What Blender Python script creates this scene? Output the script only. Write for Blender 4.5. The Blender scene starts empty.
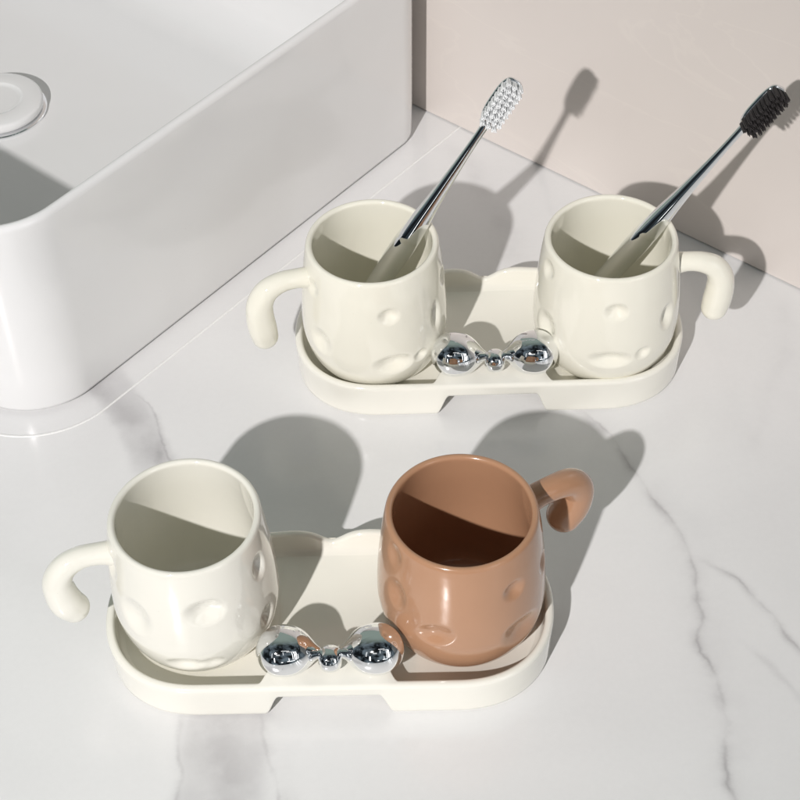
import bpy, math
import numpy as np
from mathutils import Vector, Matrix
PI = math.pi
sc = bpy.context.scene
COL = sc.collection

# ------------------------------------------------------------------ helpers
def mesh_obj(name, verts, faces, mat, parent=None, smooth=True, angle=None):
    me = bpy.data.meshes.new(name)
    me.from_pydata([tuple(float(c) for c in v) for v in verts], [], faces)
    me.update()
    if smooth:
        me.polygons.foreach_set('use_smooth', [True] * len(me.polygons))
        if angle is not None:
            me.set_sharp_from_angle(angle=math.radians(angle))
    me.materials.append(mat)
    o = bpy.data.objects.new(name, me)
    COL.objects.link(o)
    if parent is not None:
        o.parent = parent
    return o

def thing(name, label, cat, loc=(0, 0, 0), rotz=0, group=None):
    o = bpy.data.objects.new(name, None)
    COL.objects.link(o)
    o.location = loc
    o.rotation_euler = (0, 0, rotz)
    o['label'] = label
    o['category'] = cat
    if group:
        o['group'] = group
    return o

def spline(pts, n):
    """dense Catmull-Rom through pts (any dimension), chord-length parametrised"""
    P = np.array(pts, float)
    d = np.linalg.norm(np.diff(P, axis=0), axis=1) ** .5
    t = np.concatenate([[0], np.cumsum(d)])
    m = np.zeros_like(P)
    m[1:-1] = ((P[2:] - P[1:-1]) / (t[2:] - t[1:-1])[:, None] * (t[1:-1] - t[:-2])[:, None]
               + (P[1:-1] - P[:-2]) / (t[1:-1] - t[:-2])[:, None] * (t[2:] - t[1:-1])[:, None]) / (t[2:] - t[:-2])[:, None]
    m[0] = (P[1] - P[0]) / (t[1] - t[0])
    m[-1] = (P[-1] - P[-2]) / (t[-1] - t[-2])
    out = []
    for u in np.linspace(0, t[-1], n):
        i = min(max(np.searchsorted(t, u) - 1, 0), len(P) - 2)
        h = t[i + 1] - t[i]
        s = (u - t[i]) / h
        out.append((2*s**3-3*s**2+1)*P[i] + (s**3-2*s**2+s)*h*m[i] + (-2*s**3+3*s**2)*P[i+1] + (s**3-s**2)*h*m[i+1])
    return np.array(out)

def rings_mesh(rings, cap0=False, cap1=False):
    """rings: list of (N,3) closed loops"""
    n = len(rings[0])
    V = np.concatenate(rings)
    F = []
    for i in range(len(rings) - 1):
        a, b = i * n, (i + 1) * n
        for j in range(n):
            k = (j + 1) % n
            F.append((a + j, a + k, b + k, b + j))
    V = list(map(tuple, V))
    def cap(base, flip):
        c = len(V)
        V.append(tuple(np.mean(np.array(V[base:base + n]), axis=0)))
        for j in range(n):
            k = (j + 1) % n
            F.append((base + k, base + j, c) if not flip else (base + j, base + k, c))
    if cap0: cap(0, False)
    if cap1: cap((len(rings) - 1) * n, True)
    return V, F

def join(parts):
    V, F = [], []
    for v, f in parts:
        o = len(V)
        V += list(v)
        F += [tuple(i + o for i in q) for q in f]
    return V, F

# ------------------------------------------------------------------ materials
def new_mat(name):
    m = bpy.data.materials.new(name)
    m.use_nodes = True
    nt = m.node_tree
    b = nt.nodes['Principled BSDF']
    return m, nt, b

def N(nt, t, **kw):
    n = nt.nodes.new(t)
    for k, v in kw.items():
        setattr(n, k, v)
    return n

def L(nt, a, b):
    nt.links.new(a, b)

def math_n(nt, op, a, b=None, c=None, clamp=False):
    n = N(nt, 'ShaderNodeMath', operation=op, use_clamp=clamp)
    for i, v in enumerate((a, b, c)):
        if v is None: continue
        if isinstance(v, (int, float)): n.inputs[i].default_value = v
        else: L(nt, v, n.inputs[i])
    return n.outputs[0]

def glaze(name, col, rough=.06, coat=.6, var=.03, bump=.00012, sss=0.0, bscale=55):
    m, nt, b = new_mat(name)
    tc = N(nt, 'ShaderNodeTexCoord')
    ns = N(nt, 'ShaderNodeTexNoise'); ns.inputs['Scale'].default_value = 28; ns.inputs['Detail'].default_value = 5
    L(nt, tc.outputs['Object'], ns.inputs['Vector'])
    mx = N(nt, 'ShaderNodeMix', data_type='RGBA')
    L(nt, ns.outputs['Fac'], mx.inputs['Factor'])
    mx.inputs['A'].default_value = (*[c * (1 - var) for c in col], 1)
    mx.inputs['B'].default_value = (*[min(1, c * (1 + var)) for c in col], 1)
    # tiny darker specks of the fired clay
    sp = N(nt, 'ShaderNodeTexVoronoi'); sp.inputs['Scale'].default_value = 170
    L(nt, tc.outputs['Object'], sp.inputs['Vector'])
    sm = math_n(nt, 'LESS_THAN', sp.outputs['Distance'], .045)
    sm = math_n(nt, 'MULTIPLY', sm, .22)
    mx2 = N(nt, 'ShaderNodeMix', data_type='RGBA')
    L(nt, sm, mx2.inputs['Factor']); L(nt, mx.outputs['Result'], mx2.inputs['A'])
    mx2.inputs['B'].default_value = (*[c * .55 for c in col], 1)
    L(nt, mx2.outputs['Result'], b.inputs['Base Color'])
    b.inputs['Roughness'].default_value = rough
    b.inputs['Coat Weight'].default_value = coat
    b.inputs['Coat Roughness'].default_value = .02
    b.inputs['IOR'].default_value = 1.5
    if sss:
        b.inputs['Subsurface Weight'].default_value = sss
        b.inputs['Subsurface Radius'].default_value = (1, .8, .5)
        b.inputs['Subsurface Scale'].default_value = .003
    n2 = N(nt, 'ShaderNodeTexNoise'); n2.inputs['Scale'].default_value = bscale; n2.inputs['Detail'].default_value = 2
    L(nt, tc.outputs['Object'], n2.inputs['Vector'])
    bp = N(nt, 'ShaderNodeBump'); bp.inputs['Strength'].default_value = 1; bp.inputs['Distance'].default_value = bump
    L(nt, n2.outputs['Fac'], bp.inputs['Height'])
    L(nt, bp.outputs['Normal'], b.inputs['Normal']); L(nt, bp.outputs['Normal'], b.inputs['Coat Normal'])
    return m

M_CREAM = glaze('cream_glaze', (.85, .83, .725), bump=.0002)
M_IVORY = glaze('ivory_glaze', (.80, .785, .71), bump=.0002)
M_BROWN = glaze('caramel_glaze', (.435, .24, .14), rough=.16, coat=.3, var=.06, bump=.0002)
M_TRAY = glaze('tray_glaze', (.83, .815, .74), rough=.09, bump=.0002)
M_SINK = glaze('sink_glaze', (.80, .80, .80), rough=.16, coat=.4, var=.01, bump=.00015, bscale=14)

def chrome(name, rough=.03, col=(.86, .87, .88)):
    m, nt, b = new_mat(name)
    b.inputs['Base Color'].default_value = (*col, 1)
    b.inputs['Metallic'].default_value = 1
    tc = N(nt, 'ShaderNodeTexCoord')
    ns = N(nt, 'ShaderNodeTexNoise'); ns.inputs['Scale'].default_value = 90
    L(nt, tc.outputs['Object'], ns.inputs['Vector'])
    r = math_n(nt, 'MULTIPLY_ADD', ns.outputs['Fac'], .04, rough)
    L(nt, r, b.inputs['Roughness'])
    n2 = N(nt, 'ShaderNodeTexNoise'); n2.inputs['Scale'].default_value = 120
    L(nt, tc.outputs['Object'], n2.inputs['Vector'])
    bp = N(nt, 'ShaderNodeBump'); bp.inputs['Distance'].default_value = .000006
    L(nt, n2.outputs['Fac'], bp.inputs['Height']); L(nt, bp.outputs['Normal'], b.inputs['Normal'])
    return m
M_CHROME = chrome('chrome', .015)
M_STEEL = chrome('brush_chrome', .03)

def plain(name, col, rough, **kw):
    m, nt, b = new_mat(name)
    tc = N(nt, 'ShaderNodeTexCoord')
    ns = N(nt, 'ShaderNodeTexNoise'); ns.inputs['Scale'].default_value = 900
    L(nt, tc.outputs['Object'], ns.inputs['Vector'])
    mx = N(nt, 'ShaderNodeMix', data_type='RGBA')
    L(nt, ns.outputs['Fac'], mx.inputs['Factor'])
    mx.inputs['A'].default_value = (*[c * .92 for c in col], 1); mx.inputs['B'].default_value = (*[min(1, c * 1.15) for c in col], 1)
    L(nt, mx.outputs['Result'], b.inputs['Base Color'])
    b.inputs['Roughness'].default_value = rough
    for k, v in kw.items(): b.inputs[k].default_value = v
    return m
M_BR_W = plain('white_bristle', (.86, .87, .88), .65)
M_BR_B = plain('charcoal_bristle', (.03, .026, .026), .6)
M_BEAD = plain('white_line', (.81, .81, .80), .35)
M_DARK = plain('gap_shade', (.03, .03, .03), .8)  # near-black colour standing in for the shade under the basin

def float_curve(nt, val, pts, lo, hi, vlo, vhi):
    """maps val in [lo,hi] through pts (val, out) ; out in [vlo,vhi]"""
    mr = N(nt, 'ShaderNodeMapRange'); L(nt, val, mr.inputs['Value'])
    mr.inputs['From Min'].default_value = lo; mr.inputs['From Max'].default_value = hi
    fc = N(nt, 'ShaderNodeFloatCurve')
    L(nt, mr.outputs['Result'], fc.inputs['Value'])
    c = fc.mapping.curves[0]
    q = sorted(((a - lo) / (hi - lo), (b - vlo) / (vhi - vlo)) for a, b in pts)
    c.points[0].location = q[0]; c.points[1].location = q[-1]
    for a in q[1:-1]: c.points.new(*a)
    for p in c.points: p.handle_type = 'AUTO'
    fc.mapping.update()
    return math_n(nt, 'MULTIPLY_ADD', fc.outputs[0], vhi - vlo, vlo)

def marble():
    m, nt, b = new_mat('white_marble')
    tc = N(nt, 'ShaderNodeTexCoord')
    warp = N(nt, 'ShaderNodeTexNoise'); warp.inputs['Scale'].default_value = 22; warp.inputs['Detail'].default_value = 9; warp.inputs['Roughness'].default_value = .62
    L(nt, tc.outputs['Object'], warp.inputs['Vector'])
    sub = N(nt, 'ShaderNodeVectorMath', operation='SUBTRACT'); L(nt, warp.outputs['Color'], sub.inputs[0]); sub.inputs[1].default_value = (.5, .5, .5)
    scl = N(nt, 'ShaderNodeVectorMath', operation='SCALE'); L(nt, sub.outputs[0], scl.inputs[0]); scl.inputs['Scale'].default_value = .017
    add = N(nt, 'ShaderNodeVectorMath', operation='ADD'); L(nt, tc.outputs['Object'], add.inputs[0]); L(nt, scl.outputs[0], add.inputs[1])
    sep = N(nt, 'ShaderNodeSeparateXYZ'); L(nt, add.outputs[0], sep.inputs[0])
    X, Y = sep.outputs['X'], sep.outputs['Y']
    wn = N(nt, 'ShaderNodeTexNoise'); wn.inputs['Scale'].default_value = 38; wn.inputs['Detail'].default_value = 4
    L(nt, tc.outputs['Object'], wn.inputs['Vector'])
    brk = N(nt, 'ShaderNodeMapRange'); L(nt, wn.outputs['Fac'], brk.inputs['Value'])
    brk.inputs['From Min'].default_value = .36; brk.inputs['From Max'].default_value = .62
    bands = [([(.45, -.105), (.48, -.101), (.52, -.099), (.545, -.101), (.56, -.103)], .0235, .42),
        ([(.70, -.150), (.73, -.158), (.76, -.172), (.79, -.188), (.81, -.195)], .0150, .32)]
    veins = [  # (y, x) centre lines, width, strength, softness side
        ([(.40, .176), (.471, .1677), (.489, .1667), (.520, .1682), (.546, .1681), (.573, .1637), (.592, .1675), (.601, .1676), (.645, .162), (.676, .148), (.725, .1305), (.756, .110), (.80, .094)], .0032, .34),
        ([(.40, .176), (.471, .170), (.52, .1705), (.60, .1690), (.645, .166), (.676, .152), (.725, .135), (.756, .115), (.80, .100)], .012, .13),
        ([(.40, .1765), (.471, .1682), (.489, .1672), (.520, .1690), (.546, .1686), (.573, .1640), (.592, .1680), (.601, .1680), (.645, .1628), (.676, .149), (.725, .1312), (.756, .111)], .0011, .28),
        ([(.53, .2325), (.564, .2185), (.596, .2015), (.618, .1875), (.630, .1745)], .0012, .26),
        ([(.69, -.1300), (.7155, -.1420), (.737, -.1500), (.763, -.158), (.782, -.175)], .0010, .40),
        ([(.42, -.1235), (.48, -.1215), (.517, -.1225), (.5424, -.1240)], .0014, .25),
        ([(.42, -.064), (.48, -.069), (.517, -.078), (.5424, -.081)], .0012, .28),
        ([(.52, .236), (.564, .218), (.596, .201), (.618, .187), (.630, .174), (.637, .166)], .0034, .36),
        ([(.50, .222), (.531, .212), (.550, .2017), (.565, .193), (.575, .182)], .0026, .22),
        ([(.69, -.128), (.7155, -.1457), (.737, -.160), (.763, -.178), (.782, -.195), (.82, -.215)], .011, .26),
        ([(.70, -.146), (.72, -.150), (.74, -.150), (.765, -.156)], .0028, .3),
        ([(.42, -.088), (.48, -.095), (.517, -.101), (.5424, -.106), (.57, -.112)], .012, .22),
        ([(.43, -.058), (.479, -.066), (.522, -.075), (.55, -.080)], .008, .20),
        ([(.86, -.012), (.918, .010), (.960, .0326), (1.016, .0567), (1.06, .08)], .0022, .22),
        ([(.88, .085), (.93, .075), (.98, .062), (1.03, .040)], .010, .16),
        ([(.70, .215), (.76, .23), (.80, .25), (.86, .26)], .006, .10),
    ]
    tot = None
    flat = None
    for pts, wd, st in bands + veins:
        isband = (pts, wd, st) in bands
        lo, hi = pts[0][0], pts[-1][0]
        xs = [q[1] for q in pts]
        cx = float_curve(nt, Y, pts, lo, hi, min(xs) - .01, max(xs) + .01)
        d = math_n(nt, 'ABSOLUTE', math_n(nt, 'SUBTRACT', X, cx))
        g = math_n(nt, 'DIVIDE', d, wd)
        g = math_n(nt, 'POWER', 2.718, math_n(nt, 'MULTIPLY', math_n(nt, 'POWER', g, 7 if isband else 2), -1.0))
        # fade at both ends
        mr = N(nt, 'ShaderNodeMapRange', interpolation_type='SMOOTHSTEP'); L(nt, Y, mr.inputs['Value'])
        mr.inputs['From Min'].default_value = lo; mr.inputs['From Max'].default_value = lo + .02
        m2 = N(nt, 'ShaderNodeMapRange', interpolation_type='SMOOTHSTEP'); L(nt, Y, m2.inputs['Value'])
        m2.inputs['From Min'].default_value = hi; m2.inputs['From Max'].default_value = hi - .02
        g = math_n(nt, 'MULTIPLY', g, math_n(nt, 'MULTIPLY', mr.outputs[0], m2.outputs[0]))
        g = math_n(nt, 'MULTIPLY', g, st)
        if isband: flat = g if flat is None else math_n(nt, 'ADD', flat, g)
        else: tot = g if tot is None else math_n(nt, 'ADD', tot, g)
    tot = math_n(nt, 'MULTIPLY', tot, math_n(nt, 'MULTIPLY_ADD', brk.outputs[0], .8, .25))
    tot = math_n(nt, 'ADD', tot, math_n(nt, 'MULTIPLY', flat, math_n(nt, 'MULTIPLY_ADD', brk.outputs[0], .25, .85)))
    cloud = N(nt, 'ShaderNodeTexNoise'); cloud.inputs['Scale'].default_value = 5; cloud.inputs['Detail'].default_value = 8; cloud.inputs['Distortion'].default_value = 1.2
    L(nt, tc.outputs['Object'], cloud.inputs['Vector'])
    cl = N(nt, 'ShaderNodeMapRange'); L(nt, cloud.outputs['Fac'], cl.inputs['Value'])
    grain = N(nt, 'ShaderNodeTexNoise'); grain.inputs['Scale'].default_value = 240; grain.inputs['Detail'].default_value = 6; grain.inputs['Roughness'].default_value = .8
    L(nt, tc.outputs['Object'], grain.inputs['Vector'])
    tot = math_n(nt, 'ADD', tot, math_n(nt, 'MULTIPLY_ADD', grain.outputs['Fac'], .14, -.05))
    cl.inputs['From Min'].default_value = .42; cl.inputs['From Max'].default_value = .75; cl.inputs['To Max'].default_value = .10
    tot = math_n(nt, 'ADD', tot, cl.outputs[0], clamp=True)
    mx = N(nt, 'ShaderNodeMix', data_type='RGBA'); L(nt, tot, mx.inputs['Factor'])
    mx.inputs['A'].default_value = (.79, .79, .79, 1); mx.inputs['B'].default_value = (.40, .39, .40, 1)
    L(nt, mx.outputs['Result'], b.inputs['Base Color'])
    sm = N(nt, 'ShaderNodeTexNoise'); sm.inputs['Scale'].default_value = 16; sm.inputs['Detail'].default_value = 7; sm.inputs['Roughness'].default_value = .7
    L(nt, tc.outputs['Object'], sm.inputs['Vector'])
    rr_ = N(nt, 'ShaderNodeMapRange'); L(nt, sm.outputs['Fac'], rr_.inputs['Value'])
    rr_.inputs['From Min'].default_value = .35; rr_.inputs['From Max'].default_value = .7; rr_.inputs['To Min'].default_value = .10; rr_.inputs['To Max'].default_value = .26
    L(nt, rr_.outputs[0], b.inputs['Roughness'])
    b.inputs['Coat Weight'].default_value = .25; b.inputs['Coat Roughness'].default_value = .06
    fine = N(nt, 'ShaderNodeTexNoise'); fine.inputs['Scale'].default_value = 35
    L(nt, tc.outputs['Object'], fine.inputs['Vector'])
    bp = N(nt, 'ShaderNodeBump'); bp.inputs['Distance'].default_value = .0001
    L(nt, fine.outputs['Fac'], bp.inputs['Height']); L(nt, bp.outputs['Normal'], b.inputs['Normal'])
    return m
M_MARBLE = marble()

def wall_mat():
    m, nt, b = new_mat('beige_wall_tile')
    tc = N(nt, 'ShaderNodeTexCoord')
    mp = N(nt, 'ShaderNodeMapping'); L(nt, tc.outputs['Object'], mp.inputs['Vector'])
    mp.inputs['Rotation'].default_value = (.2, .5, .9); mp.inputs['Scale'].default_value = (1, 1, 3.0)
    wv = N(nt, 'ShaderNodeTexNoise'); wv.inputs['Scale'].default_value = 5.5; wv.inputs['Detail'].default_value = 5; wv.inputs['Distortion'].default_value = .8
    L(nt, mp.outputs[0], wv.inputs['Vector'])
    d = math_n(nt, 'ABSOLUTE', math_n(nt, 'SUBTRACT', wv.outputs['Fac'], .5))
    r = N(nt, 'ShaderNodeMapRange', interpolation_type='SMOOTHSTEP'); L(nt, d, r.inputs['Value'])
    r.inputs['From Min'].default_value = .018; r.inputs['From Max'].default_value = 0; r.inputs['To Max'].default_value = .26
    mx = N(nt, 'ShaderNodeMix', data_type='RGBA'); L(nt, r.outputs[0], mx.inputs['Factor'])
    big = N(nt, 'ShaderNodeTexNoise'); big.inputs['Scale'].default_value = 6
    L(nt, tc.outputs['Object'], big.inputs['Vector'])
    m0 = N(nt, 'ShaderNodeMix', data_type='RGBA'); L(nt, big.outputs['Fac'], m0.inputs['Factor'])
    m0.inputs['A'].default_value = (.65, .60, .565, 1); m0.inputs['B'].default_value = (.68, .63, .595, 1)
    L(nt, m0.outputs['Result'], mx.inputs['A'])
    mx.inputs['B'].default_value = (.73, .68, .63, 1)
    L(nt, mx.outputs['Result'], b.inputs['Base Color'])
    b.inputs['Roughness'].default_value = .28
    return m
M_WALL = wall_mat()

# ------------------------------------------------------------------ setting
wv = np.array([.76133155, -.64836277])     # along the wall
sv = np.array([.64836277, .76133155])      # towards the wall
WS = .8268
def ws(w, s, z=0.0):
    p = wv * w + sv * s
    return (p[0], p[1], z)
def slab(w0, w1, s0, s1, z0, z1, bev=0):
    c = [(w0, s0), (w1, s0), (w1, s1), (w0, s1)]
    V = [ws(w, s, z0) for w, s in c] + [ws(w, s, z1) for w, s in c]
    F = [(3, 2, 1, 0), (4, 5, 6, 7), (0, 1, 5, 4), (1, 2, 6, 5), (2, 3, 7, 6), (3, 0, 4, 7)]
    return V, F
o = mesh_obj('countertop', *slab(-1.7, .75, .17, WS + .02, -.04, 0), M_MARBLE, smooth=False); o['kind'] = 'structure'
o['label'] = 'white marble countertop with soft grey veins'
o = mesh_obj('wall', *slab(-1.7, .75, WS, WS + .02, .0013, .55), M_WALL, smooth=False); o['kind'] = 'structure'
o['label'] = 'pinkish beige polished tile wall behind the countertop'

# ------------------------------------------------------------------ sink
def rrect(w0, w1, s0, s1, inset, rads, z, n=28):
    w0 += inset; w1 -= inset; s0 += inset; s1 -= inset
    out = []
    for (cw, cs, a0), r in zip(((w1, s0, -90), (w1, s1, 0), (w0, s1, 90), (w0, s0, 180)), rads):
        cx = cw - r if cw == w1 else cw + r
        cy = cs - r if cs == s1 else cs + r
        for k in range(n + 1):
            a = math.radians(a0 + 90 * k / n)
            out.append(ws(cx + r * math.cos(a), cy + r * math.sin(a), z))
    return np.array(out)
SW0, SW1, SS0, SS1 = -1.20, -.6535, .413, .813
sink = thing('vessel_sink', 'large white ceramic vessel basin on the counter against the wall', 'sink')
rings = []
RF, RB = .052, .031
def R4(d=0, f=RF, b=RB): return (f - d, b - d, b - d, f - d)
prof = [(.008, .0020), (.0040, .0021), (.0028, .0030), (.0021, .0055), (.0016, .03), (.0010, .07), (.0004, .11), (.0, .140)]
for i, z in prof: rings.append(rrect(SW0, SW1, SS0, SS1, i, R4(min(i, .004)), z))
TOPZ, T = .1545, .0068
for k in range(0, 13):
    a = PI * k / 12
    i = T / 2 - T / 2 * math.cos(a)
    rings.append(rrect(SW0, SW1, SS0, SS1, i, R4(i), TOPZ - .0045 + .0045 * math.sin(a)))
# inner wall and floor fillet
for i, z, e in [(T + .0006, .138, 0), (T + .002, .11, .004), (T + .004, .085, .010)]:
    rings.append(rrect(SW0, SW1, SS0, SS1 - e, i, (RF - .006, .025 + e * 2, .025 + e * 2, RF - .006), z))
FZ, FR = .030, .030
for k in range(0, 15):
    a = (PI / 2) * k / 14
    i = T + .006 + FR * (1 - math.cos(a))
    z = FZ + FR * (1 - math.sin(a))
    e = .012 + .010 * k / 14
    rings.append(rrect(SW0, SW1, SS0, SS1 - e, i, (RF, .05, .05, RF), z))
cw, cs = -.8950, .6070
drain = np.array(ws(cw, cs, FZ - .0025))
last = rings[-1]
for t in (.25, .5, .75, .9):
    q = last * (1 - t) + drain * t; rings.append(q)
V, F = rings_mesh(rings, cap0=True, cap1=True)
mesh_obj('basin', V, F, M_SINK, sink)
def disc(c, prof, n=96):
    rs = []
    a = np.linspace(0, 2 * PI, n, endpoint=False)
    for r, z in prof:
        rs.append(np.stack([c[0] + r * np.cos(a), c[1] + r * np.sin(a), np.full(n, c[2] + z)], 1))
    return rings_mesh(rs, cap0=True, cap1=True)
V, F = disc((drain[0], drain[1], FZ), [(.029, -.004), (.029, .001), (.0325, .0015), (.0335, .0025), (.0338, .0065), (.0330, .0080), (.0315, .0087), (.0200, .0092), (.0192, .0090), (.0186, .0084), (.0150, .0082), (.004, .0082)])
dc = mesh_obj('drain_cover', V, F, M_SINK, sink)
V, F = disc((drain[0], drain[1], FZ), [(.0352, -.003), (.0358, .0000), (.0352, .0006), (.030, .0004)])
mesh_obj('drain_ring', V, F, M_STEEL, dc)
# thin raised line round the basin, whiter than the counter
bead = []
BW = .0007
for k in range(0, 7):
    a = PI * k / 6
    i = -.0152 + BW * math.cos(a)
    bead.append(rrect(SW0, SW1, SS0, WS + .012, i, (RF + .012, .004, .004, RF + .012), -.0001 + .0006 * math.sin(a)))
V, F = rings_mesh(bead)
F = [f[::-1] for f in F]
mesh_obj('basin_line', V, F, M_BEAD, sink)
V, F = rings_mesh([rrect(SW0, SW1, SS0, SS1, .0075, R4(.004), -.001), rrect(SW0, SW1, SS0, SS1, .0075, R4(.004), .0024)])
mesh_obj('base_gap_shade', V, F, M_DARK, sink)  # dark band that paints the gap's shadow along the basin foot

# ------------------------------------------------------------------ mugs
H = .0931          # mug height
OUT = spline([(.0300, .0), (.0335, .0012), (.0375, .0052), (.0412, .0115), (.0440, .0200), (.0455, .0300), (.0455, .0400), (.0449, .052), (.0438, .065), (.0424, .078), (.0411, .087), (.0404, .0908)], 120)
def mug(label, cat, loc, mat, craters, haz, hpath, hrad, group, arm=1.0, lift=0.0, fat=1.0):
    t = thing('mug', label, cat, loc, 0, group)
    n = 300
    th = np.linspace(0, 2 * PI, n, endpoint=False)
    lip = [(.0400 + .0002 - .0019 + .0019 * math.cos(a), .0908 + .0021 * math.sin(a)) for a in np.linspace(0, PI, 11)[1:]]
    inner = spline([(.0364, .0908), (.0372, .080), (.0390, .062), (.0402, .045), (.0402, .030), (.0388, .018), (.0350, .0090), (.0280, .0058), (.0150, .0052), (.002, .0050)], 60)
    bottom = [(.004, .0016), (.0250, .0016), (.0262, .0002), (.0285, 0)]
    P = np.array(bottom + list(map(tuple, OUT)) + lip + list(map(tuple, inner[1:])))
    nout0, nout1 = len(bottom), len(bottom) + len(OUT)
    ph = haz * .7
    def wob(z):      # hand-thrown unevenness, a few tenths of a millimetre
        return .0035 * np.sin(2 * th + ph + 20 * z) + .0022 * np.sin(3 * th - ph * 2 + 55 * z) + .0012 * np.sin(5 * th + ph + 90 * z)
    rings = []
    for i, (r, z) in enumerate(P):
        rr = r * (1 + wob(z)); zz = np.full(n, z)
        if nout0 <= i < nout1:
            for az, cz, a, b, dep, tilt in craters:
                d = (th - math.radians(az) + PI) % (2 * PI) - PI
                u = d * r; v = np.full(n, z - cz)
                ct, st = math.cos(math.radians(tilt)), math.sin(math.radians(tilt))
                uu = (u * ct + v * st) / a; vv = (-u * st + v * ct) / b
                q = np.sqrt(uu * uu + vv * vv)
                # bowl with a soft but definite shoulder, slightly raised lip
                k = np.clip(1.22 - q, 0, 1.1) / 1.1
                prof = np.where(q < 1.22, (k * k * (3 - 2 * k)) ** .85, 0)
                rr = rr - (1.3 if mat is M_BROWN else 1.8) * dep * prof
        rings.append(np.stack([rr * np.cos(th), rr * np.sin(th), zz], 1))
    V, F = rings_mesh(rings, cap0=True, cap1=True)
    mesh_obj('body', V, F, mat, t)
    # tail handle
    hpath = [((p[0] if p[0] < .044 else .044 + (p[0] - .044) * arm), p[1], p[2] + lift) for p in hpath]
    c = spline([(*p, r) for p, r in zip(hpath, [h * fat for h in hrad])], 60)
    ca, sa = math.cos(math.radians(haz)), math.sin(math.radians(haz))
    C3 = np.stack([c[:, 0] * ca - c[:, 1] * sa, c[:, 0] * sa + c[:, 1] * ca, c[:, 2]], 1)
    R = c[:, 3]
    T = np.gradient(C3, axis=0); T /= np.linalg.norm(T, axis=1)[:, None]
    # rounded end
    e = C3[-1]; te = T[-1]; re = R[-1]
    ext = [(e + te * re * math.sin(a), te, re * math.cos(a)) for a in np.linspace(0, PI / 2 - .04, 10)[1:]]
    pts = [(C3[i], T[i], R[i]) for i in range(len(C3))] + ext
    side = np.array([-sa, ca, 0.0]); m = 40
    rg = []
    aa = np.linspace(0, 2 * PI, m, endpoint=False)
    for p, tt, r in pts:
        x = side - tt * (side @ tt); x /= np.linalg.norm(x); side = x
        y = np.cross(tt, x)
        rg.append(p + r * (np.cos(aa)[:, None] * x + np.sin(aa)[:, None] * y))
    V, F = rings_mesh(rg, cap1=True)
    mesh_obj('handle', V, F, mat, t)
    return t
TZ = .0125
HP = [(.0400, 0, .0700), (.0470, 0, .0715), (.0550, .0, .0712), (.0620, .0005, .0672), (.0660, .001, .0590), (.0668, .0015, .0485), (.0662, .002, .0385), (.0655, .002, .0320)]
HR = [.0070, .0061, .0064, .0072, .0081, .0087, .0089, .0084]
HPc = [(.0400, 0, .0700), (.0470, 0, .0715), (.0550, .0, .0712), (.0620, .001, .0672), (.0660, .002, .0590), (.0660, .003, .0500), (.0645, .004, .0425), (.0620, .004, .0370)]
HRc = [.0070, .0061, .0063, .0070, .0080, .0088, .0092, .0086]
mug('ivory ceramic mug with round dents, empty, in the front tray beside the brown mug', 'mug', (-.1142, .5866, TZ), M_IVORY,
    [(-76, .064, .0100, .0085, .0026, 0), (-95, .021, .0100, .0060, .0018, 0), (-77, .0205, .0068, .0050, .0012, 0), (-128, .053, .0095, .0120, .0018, 0),
     (-27, .0725, .0055, .0080, .0022, 0), (-29, .0330, .0058, .0080, .0024, 0), (-155, .074, .0060, .0070, .0012, 0), (60, .05, .009, .009, .002, 0), (150, .04, .009, .008, .002, 0), (100, .07, .006, .006, .0015, 0)],
    193, HPc, HRc, 'ceramic mugs with tail handles', 1.22, .0045)
mug('caramel brown ceramic mug with round dents standing in the front tray', 'mug', (.0305, .5843, TZ), M_BROWN,
    [(-110, .0420, .0100, .0070, .0022, 22), (-46, .0315, .0140, .0108, .0032, -28), (-54, .0690, .0066, .0062, .0020, 0), (-143, .0570, .0068, .0100, .0019, 0),
     (-150, .0830, .0060, .0070, .0012, 0), (-15, .062, .006, .007, .0018, 0), (70, .05, .009, .009, .002, 0), (150, .06, .008, .008, .002, 0), (10, .03, .008, .006, .002, 0)],
    30, HPc, HRc, 'ceramic mugs with tail handles', 1.46, .003, 1.16)
mug('cream ceramic mug holding the white bristled toothbrush in the rear tray', 'mug', (-.0142, .7981, TZ), M_CREAM,
    [(-78, .0690, .0062, .0055, .0020, 0), (-76, .0300, .0120, .0075, .0028, 0), (-52, .0300, .0048, .0042, .0013, 0), (-32, .0520, .0050, .0110, .0022, 0),
     (-137, .0400, .0075, .0085, .0017, 20), (-149, .0760, .0055, .0055, .0011, 0), (-10, .07, .006, .006, .0018, 0), (80, .05, .009, .009, .002, 0), (150, .04, .009, .008, .002, 0)],
    196, HP, HR, 'ceramic mugs with tail handles', 1.28, .0045)
mug('cream ceramic mug holding the black bristled toothbrush in the rear tray', 'mug', (.1306, .7959, TZ), M_CREAM,
    [(-90, .0700, .0068, .0058, .0022, 0), (-92, .0320, .0125, .0062, .0024, 0), (-66, .0340, .0048, .0045, .0013, 0), (-42, .0530, .0060, .0090, .0021, 0),
     (-150, .0400, .0080, .0110, .0022, 0), (-158, .0810, .0055, .0060, .0012, 0), (-20, .03, .007, .007, .0018, 0), (80, .05, .009, .009, .002, 0), (150, .04, .009, .008, .002, 0)],
    -4, HP, HR, 'ceramic mugs with tail handles', 1.12, .0020)

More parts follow.
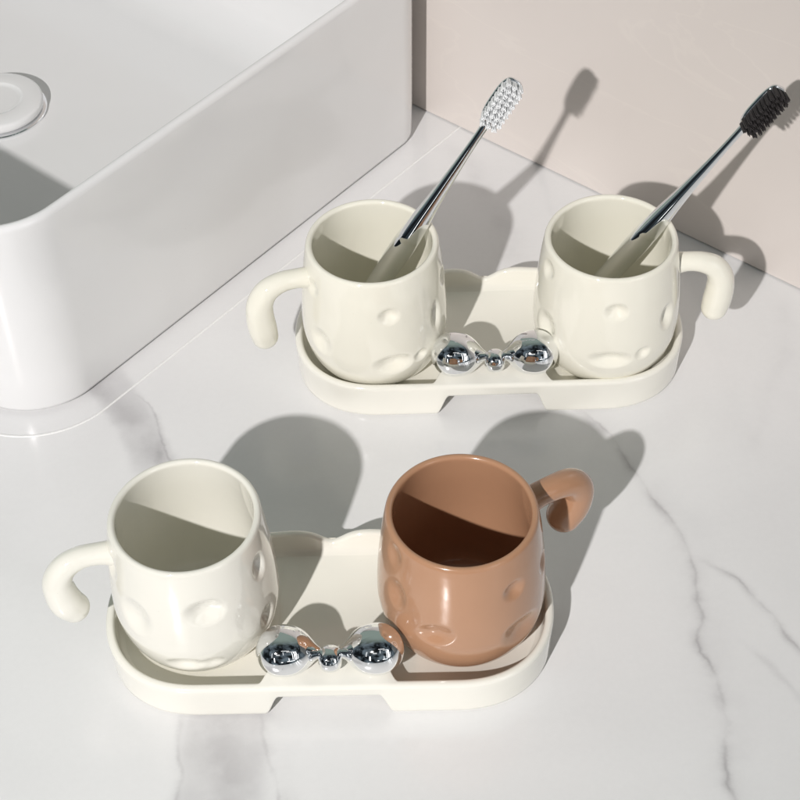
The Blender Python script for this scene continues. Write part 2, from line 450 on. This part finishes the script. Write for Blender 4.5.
# ------------------------------------------------------------------ trays
LX, DY, EX = .1238, .0545, 2.22
def tray_contour(n=720):
    seg = []
    st = LX - DY
    q = np.linspace(0, PI / 2, 400)
    cx = DY * np.cos(q) ** (2 / EX); cy = DY * np.sin(q) ** (2 / EX)
    quarter = np.stack([st + cx, cy], 1)
    pts = np.concatenate([quarter, (quarter * [-1, 1])[::-1], quarter * [-1, -1], (quarter * [1, -1])[::-1]])
    d = np.linalg.norm(np.diff(np.vstack([pts, pts[:1]]), axis=0), axis=1)
    keep = np.concatenate([[True], d[:-1] > 1e-9]); pts = pts[keep]
    cl = np.vstack([pts, pts[:1]])
    s = np.concatenate([[0], np.cumsum(np.linalg.norm(np.diff(cl, axis=0), axis=1))])
    u = np.linspace(0, s[-1], n, endpoint=False)
    c = np.stack([np.interp(u, s, cl[:, 0]), np.interp(u, s, cl[:, 1])], 1)
    t = np.roll(c, -3, 0) - np.roll(c, 3, 0)
    nn = np.stack([t[:, 1], -t[:, 0]], 1); nn /= np.linalg.norm(nn, axis=1)[:, None]
    return c, nn
def sstep(a, b, x):
    t = np.clip((x - a) / (b - a), 0, 1); return t * t * (3 - 2 * t)
def tray(label, loc, rotz):
    t = thing('mug_tray', label, 'tray', loc, rotz, 'oval ceramic mug trays')
    c, nn = tray_contour()
    x, y = c[:, 0], c[:, 1]
    front = (y < 0); back = (y > 0)
    mid = 1 - sstep(.0270, .0350, np.abs(x))          # 1 in the middle
    arch = np.where(front | back, mid, 0)
    ZR = .0255
    dip = np.where(back, -.0068 * np.exp(-(np.abs(x) / .0085) ** 1.9) + .0012 * np.exp(-((np.abs(x) - .021) / .010) ** 2), 0)
    plat = np.where(front, 1 - sstep(.0285, .0375, np.abs(x)), 0)
    zt = ZR + dip + .0004 * plat
    zb = .0168 * arch
    rings = []
    def ring(inset, z):
        p = c - nn * np.asarray(inset).reshape(-1, 1) if np.ndim(inset) else c - nn * inset
        rings.append(np.stack([p[:, 0], p[:, 1], z * np.ones(len(p))], 1))
    ring(.0130, .0088)
    ring(.0100, .0088 + 0 * arch)
    ring(.0075, .0012 * (1 - arch) + .0120 * arch)
    ring(.0060, .0001 * (1 - arch) + .0135 * arch)
    ring(.0030, .0001 * (1 - arch) + .0150 * arch)
    ring(.0016, .0002 * (1 - arch) + .0158 * arch)
    ring(.0008, .0012 * (1 - arch) + .0170 * arch)
    for f in (0, .15, .3, .5, .7, .85, 1):
        z0 = .0030 * (1 - arch) + .0185 * arch
        ring(.0006 * (1 - f), z0 + (zt - .0026 - z0) * f)
    th = .0048 + .0150 * plat
    for k in range(1, 8):
        a = PI / 2 * k / 7
        ring(.0024 * (1 - math.cos(a)), zt - .0024 + .0024 * math.sin(a))
    for f in (.25, .5, .75):
        ring(.0024 + (th - .0044) * f, zt)
    for k in range(0, 7):
        a = PI / 2 * k / 6
        ring(th - .0020 + .0020 * math.sin(a), zt - .0020 * (1 - math.cos(a)))
    FLZ = .0125
    for f in (.3, .6, .9):
        ring(th + .0012 * f, (zt - .0022) * (1 - f) + (FLZ + .0030) * f)
    for k in range(1, 7):
        a = PI / 2 * k / 6
        ring(th + .0012 + .0032 * math.sin(a) ** 1.3, FLZ + .0028 * (1 - math.sin(a)))
    V, F = rings_mesh(rings, cap0=False, cap1=False)
    n = len(c)
    F.append(tuple(range(n))[::-1])
    b = (len(rings) - 1) * n
    F.append(tuple(range(b, b + n)))
    mesh_obj('dish', V, F, M_TRAY, t, angle=50)
    # chrome bow
    bow = bpy.data.objects.new('bow', None); COL.objects.link(bow); bow.parent = t
    bow.location = (.0015, -.0400, .0370)
    pf = spline([(.0050, .0024), (.0075, .0043), (.0100, .0070), (.0128, .0098), (.0165, .0122), (.0212, .0136), (.0260, .0140), (.0308, .0132), (.0348, .0109), (.0378, .0076), (.0395, .0037), (.0400, .0005)], 90)
    for sgn in (-1, 1):
        a = np.linspace(0, 2 * PI, 72, endpoint=False)
        rg = []
        tl = math.radians(9)
        for u, r in pf:
            X = np.full(72, u); Y = r * np.cos(a); Z = r * np.sin(a)
            X2 = X * math.cos(tl) - Y * math.sin(tl) * .6; Y2 = X * math.sin(tl) * .35 + Y; Z2 = Z + X * .04
            rg.append(np.stack([sgn * X2, Y2, Z2], 1)[::sgn])
        V, F = rings_mesh(rg, cap0=True, cap1=True)
        mesh_obj('lobe', V, F, M_CHROME, bow)
    rg = []
    for p in np.linspace(-PI / 2 + .05, PI / 2 - .05, 28):
        a = np.linspace(0, 2 * PI, 56, endpoint=False)
        sx = math.copysign(abs(math.sin(p)) ** .8, p)
        rg.append(np.stack([np.full(56, .0064 * sx), -.0025 + .0074 * math.cos(p) ** .75 * np.cos(a), -.0015 + .0074 * math.cos(p) ** .75 * np.sin(a)], 1))
    V, F = rings_mesh(rg, cap0=True, cap1=True)
    mesh_obj('knot', V, F, M_CHROME, bow)
    return t
tray('cream oval ceramic tray with chrome bow, nearest the camera, under the ivory and brown mugs', (-.0422, .5850, 0), math.radians(-.7))
tray('cream oval ceramic tray with chrome bow under the two toothbrush mugs near the wall', (.0580, .8048, 0), math.radians(-.2))

# ------------------------------------------------------------------ toothbrushes
CAM = np.array([0, 0, .8028230952338219])
def brush(label, foot, head, turn, bmat, cols, rows, tr, group):
    foot = np.array(foot); head = np.array(head)
    a = head - foot; Lh = np.linalg.norm(a); a /= Lh
    v = CAM - head; v -= a * (v @ a); v /= np.linalg.norm(v)
    s = np.cross(a, v)
    c_, s_ = math.cos(math.radians(turn)), math.sin(math.radians(turn))
    n = v * c_ + s * s_; w = np.cross(n, a)      # n = bristle direction, w = width direction
    t = thing('toothbrush', label, 'toothbrush', tuple(foot), 0, group)
    M = Matrix(((w[0], n[0], a[0], foot[0]), (w[1], n[1], a[1], foot[1]), (w[2], n[2], a[2], foot[2]), (0, 0, 0, 1)))
    t.matrix_world = M
    # local: x width, y bristle side, z along
    neck = Lh - .0165
    pr = spline([(0, .0010), (.0008, .0035), (.0030, .0054), (.010, .0060), (.035, .0065), (.065, .0072), (.083, .0076), (.100, .0066), (.118, .0049), (.140, .0035), (.160, .0026), (neck - .004, .0025), (neck + .002, .0029)], 110)
    m = 40; aa = np.linspace(0, 2 * PI, m, endpoint=False)
    rg = []
    for z, r in pr:
        fl = .86 if z < .09 else .95
        rg.append(np.stack([r * np.cos(aa), r * fl * np.sin(aa), np.full(m, z)], 1))
    h = rings_mesh(rg, cap0=True, cap1=True)
    mesh_obj('handle', *h, M_STEEL, t)
    # head plate: long rounded outline with rounded back
    hw, hl, hd = .0073, .0168, .0042
    def outline(k, y):
        q = np.linspace(0, 2 * PI, 72, endpoint=False)
        ex = 3.2
        X = np.sign(np.cos(q)) * np.abs(np.cos(q)) ** (2 / ex) * (hw - k)
        Z = np.sign(np.sin(q)) * np.abs(np.sin(q)) ** (2 / 2.9) * (hl - k)
        X = X * np.where(Z < 0, 1 - .12 * np.abs(Z / hl) ** 3, 1)
        return np.stack([X, np.full(72, y), Z + Lh], 1)
    rg = [outline(k, y) for k, y in [(.0035, -.0024), (.0018, -.0021), (.0006, -.0012), (0, 0), (.0002, .0010), (.0008, .0016), (.0016, .0017)]]
    V, F = rings_mesh(rg, cap0=True, cap1=True)
    F = [f[::-1] for f in F]
    hp = mesh_obj('head', V, F, M_STEEL, t)
    rng = np.random.RandomState(4)
    parts = []
    for i in range(rows):
        z = Lh - .0142 + .0284 * i / (rows - 1)
        e = abs((i / (rows - 1)) * 2 - 1)
        cc = cols if e < .9 else cols - 1
        wd = .0053 if cc == cols else .0040
        for j in range(cc):
            X = -wd + 2 * wd * j / (cc - 1)
            for q in range(11):
                an = 2.4 * q + rng.rand() * .3; rad = math.sqrt((q + .5) / 11)
                ox, oz = tr * .78 * rad * math.cos(an), tr * .78 * rad * math.sin(an)
                lx, lz = rng.normal(0, .00016, 2)
                ht = .0084 + rng.normal(0, .00018)
                k = 6; bb = np.linspace(0, 2 * PI, k, endpoint=False); r0 = tr * .27
                rr = []
                for f, rf in ((0, 1), (.5, 1), (.9, .92), (1.0, .45)):
                    rr.append(np.stack([X + ox + (lx + ox * .22) * f + r0 * rf * np.cos(bb), np.full(k, .0012 + (ht) * f), z + oz + (lz + oz * .22) * f - r0 * rf * np.sin(bb)], 1))
                parts.append(rings_mesh(rr, cap1=True))
    V, F = join(parts)
    mesh_obj('bristles', V, F, bmat, hp)
    return t
F1 = (-.0395, .7925, .0245); F2 = (.1030, .8010, .0245)
brush('chrome toothbrush with white bristles leaning in the left rear mug', F1, (.0637, .8230, .1870), 14, M_BR_W, 4, 9, .00155, 'chrome toothbrushes')
brush('chrome toothbrush with black bristles leaning in the right rear mug', F2, (.2136, .8123, .1860), 38, M_BR_B, 4, 10, .00125, 'chrome toothbrushes')

# ------------------------------------------------------------------ camera
cam = bpy.data.cameras.new('Camera'); co = bpy.data.objects.new('Camera', cam); COL.objects.link(co)
pitch, roll, f = 0.8096370887333038, -0.029367898087062642, 1746.7151428893471
fw = Vector((0, math.cos(pitch), -math.sin(pitch))); r = Vector((1, 0, 0)); u = Vector((0, math.sin(pitch), math.cos(pitch)))
r2 = math.cos(roll) * r + math.sin(roll) * u; u2 = -math.sin(roll) * r + math.cos(roll) * u
co.matrix_world = Matrix(((r2[0], u2[0], -fw[0], 0), (r2[1], u2[1], -fw[1], 0), (r2[2], u2[2], -fw[2], CAM[2]), (0, 0, 0, 1)))
cam.sensor_width = 36; cam.lens = f / 800 * 36; cam.clip_start = .05; cam.clip_end = 50
sc.camera = co

# ------------------------------------------------------------------ lights
lp = bpy.data.lights.new('key_lamp', 'SPOT'); lo = bpy.data.objects.new('key_lamp', lp); COL.objects.link(lo)
lo.location = (-.8134, -1.2449, 1.6322)
lp.spot_size = math.radians(42); lp.spot_blend = .9
lo.rotation_euler = (Vector((-.26, .74, 0)) - lo.location).to_track_quat('-Z', 'Y').to_euler()
lp.energy = 281; lp.shadow_soft_size = .028; lp.color = (1.0, .965, .95)

w = bpy.data.worlds.new('World'); sc.world = w; w.use_nodes = True
nt = w.node_tree
bg = nt.nodes['Background']
tc = N(nt, 'ShaderNodeTexCoord')
def dot(v):
    n = N(nt, 'ShaderNodeVectorMath', operation='DOT_PRODUCT'); L(nt, tc.outputs['Generated'], n.inputs[0]); n.inputs[1].default_value = v
    return n.outputs['Value']
el = math.radians(25)
cdir = Vector((.10, -math.cos(el), math.sin(el))).normalized()
rx = Vector((1, 0, 0)); rx = (rx - cdir * rx.dot(cdir)).normalized(); uy = cdir.cross(rx)
dc_ = dot(tuple(cdir)); du = dot(tuple(rx)); dv = dot(tuple(uy))
# the unlit far half of the room: a wide dark patch with soft borders
q1 = math_n(nt, 'DIVIDE', du, 1.25); q2 = math_n(nt, 'DIVIDE', dv, .95)
qq = math_n(nt, 'ADD', math_n(nt, 'MULTIPLY', q1, q1), math_n(nt, 'MULTIPLY', q2, q2))
mr0 = N(nt, 'ShaderNodeMapRange', interpolation_type='SMOOTHSTEP'); L(nt, qq, mr0.inputs['Value'])
mr0.inputs['From Min'].default_value = 1.12; mr0.inputs['From Max'].default_value = .62
mr = N(nt, 'ShaderNodeMath', operation='MULTIPLY'); L(nt, mr0.outputs[0], mr.inputs[0]); L(nt, math_n(nt, 'GREATER_THAN', dc_, 0), mr.inputs[1])
nz = N(nt, 'ShaderNodeTexNoise'); nz.inputs['Scale'].default_value = 3.0; nz.inputs['Detail'].default_value = 3
L(nt, tc.outputs['Generated'], nz.inputs['Vector'])
dk = N(nt, 'ShaderNodeMapRange'); L(nt, nz.outputs['Fac'], dk.inputs['Value'])
dk.inputs['From Min'].default_value = .42; dk.inputs['From Max'].default_value = .68; dk.inputs['To Min'].default_value = .015; dk.inputs['To Max'].default_value = .30
mx = N(nt, 'ShaderNodeMix', data_type='RGBA'); L(nt, mr.outputs[0], mx.inputs['Factor'])
mx.inputs['A'].default_value = (.41, .50, .445, 1)
cb = N(nt, 'ShaderNodeCombineColor'); 
L(nt, math_n(nt, 'MULTIPLY', dk.outputs[0], .8), cb.inputs[0]); L(nt, dk.outputs[0], cb.inputs[1]); L(nt, math_n(nt, 'MULTIPLY', dk.outputs[0], 1.15), cb.inputs[2])
L(nt, cb.outputs[0], mx.inputs['B'])
# narrow bright bars in that half: some as windows, others added for reflections
U = math_n(nt, 'DIVIDE', du, math_n(nt, 'MAXIMUM', dc_, .05)); Vv = math_n(nt, 'DIVIDE', dv, math_n(nt, 'MAXIMUM', dc_, .05))
tot = None
for (u0, v0, hw_, hh, st) in [(.55, .05, .035, .34, 5.0), (.72, .02, .05, .36, 5.0), (.34, -.35, .22, .022, 3.0), (-.52, -.28, .03, .20, 4.0), (.10, .52, .20, .02, 2.5), (.40, .06, .018, .30, 3.0), (.46, .42, .30, .018, 2.2), (-.30, .18, .11, .05, 1.2), (-.10, -.42, .05, .03, 3.0), (.20, -.20, .02, .12, 1.5), (-.75, .10, .05, .22, 1.0), (.95, -.1, .05, .25, 2.0), (0.0, .30, .012, .12, 2.0)]:
    a = math_n(nt, 'LESS_THAN', math_n(nt, 'ABSOLUTE', math_n(nt, 'SUBTRACT', U, u0)), hw_)
    b_ = math_n(nt, 'LESS_THAN', math_n(nt, 'ABSOLUTE', math_n(nt, 'SUBTRACT', Vv, v0)), hh)
    k = math_n(nt, 'MULTIPLY', math_n(nt, 'MULTIPLY', a, b_), math_n(nt, 'MULTIPLY', math_n(nt, 'GREATER_THAN', dc_, .3), st))
    tot = k if tot is None else math_n(nt, 'ADD', tot, k)
ad = N(nt, 'ShaderNodeMix', data_type='RGBA', blend_type='ADD'); ad.inputs['Factor'].default_value = 1
L(nt, mx.outputs['Result'], ad.inputs['A'])
cc = N(nt, 'ShaderNodeCombineColor')
for i in range(3): L(nt, tot, cc.inputs[i])
L(nt, cc.outputs[0], ad.inputs['B'])
L(nt, ad.outputs['Result'], bg.inputs['Color'])
bg.inputs['Strength'].default_value = .6

sc.view_settings.view_transform = 'Standard'; sc.view_settings.look = 'None'
sc.view_settings.exposure = 0; sc.view_settings.gamma = 1
sc.cycles.max_bounces = 10; sc.cycles.diffuse_bounces = 6; sc.cycles.glossy_bounces = 6
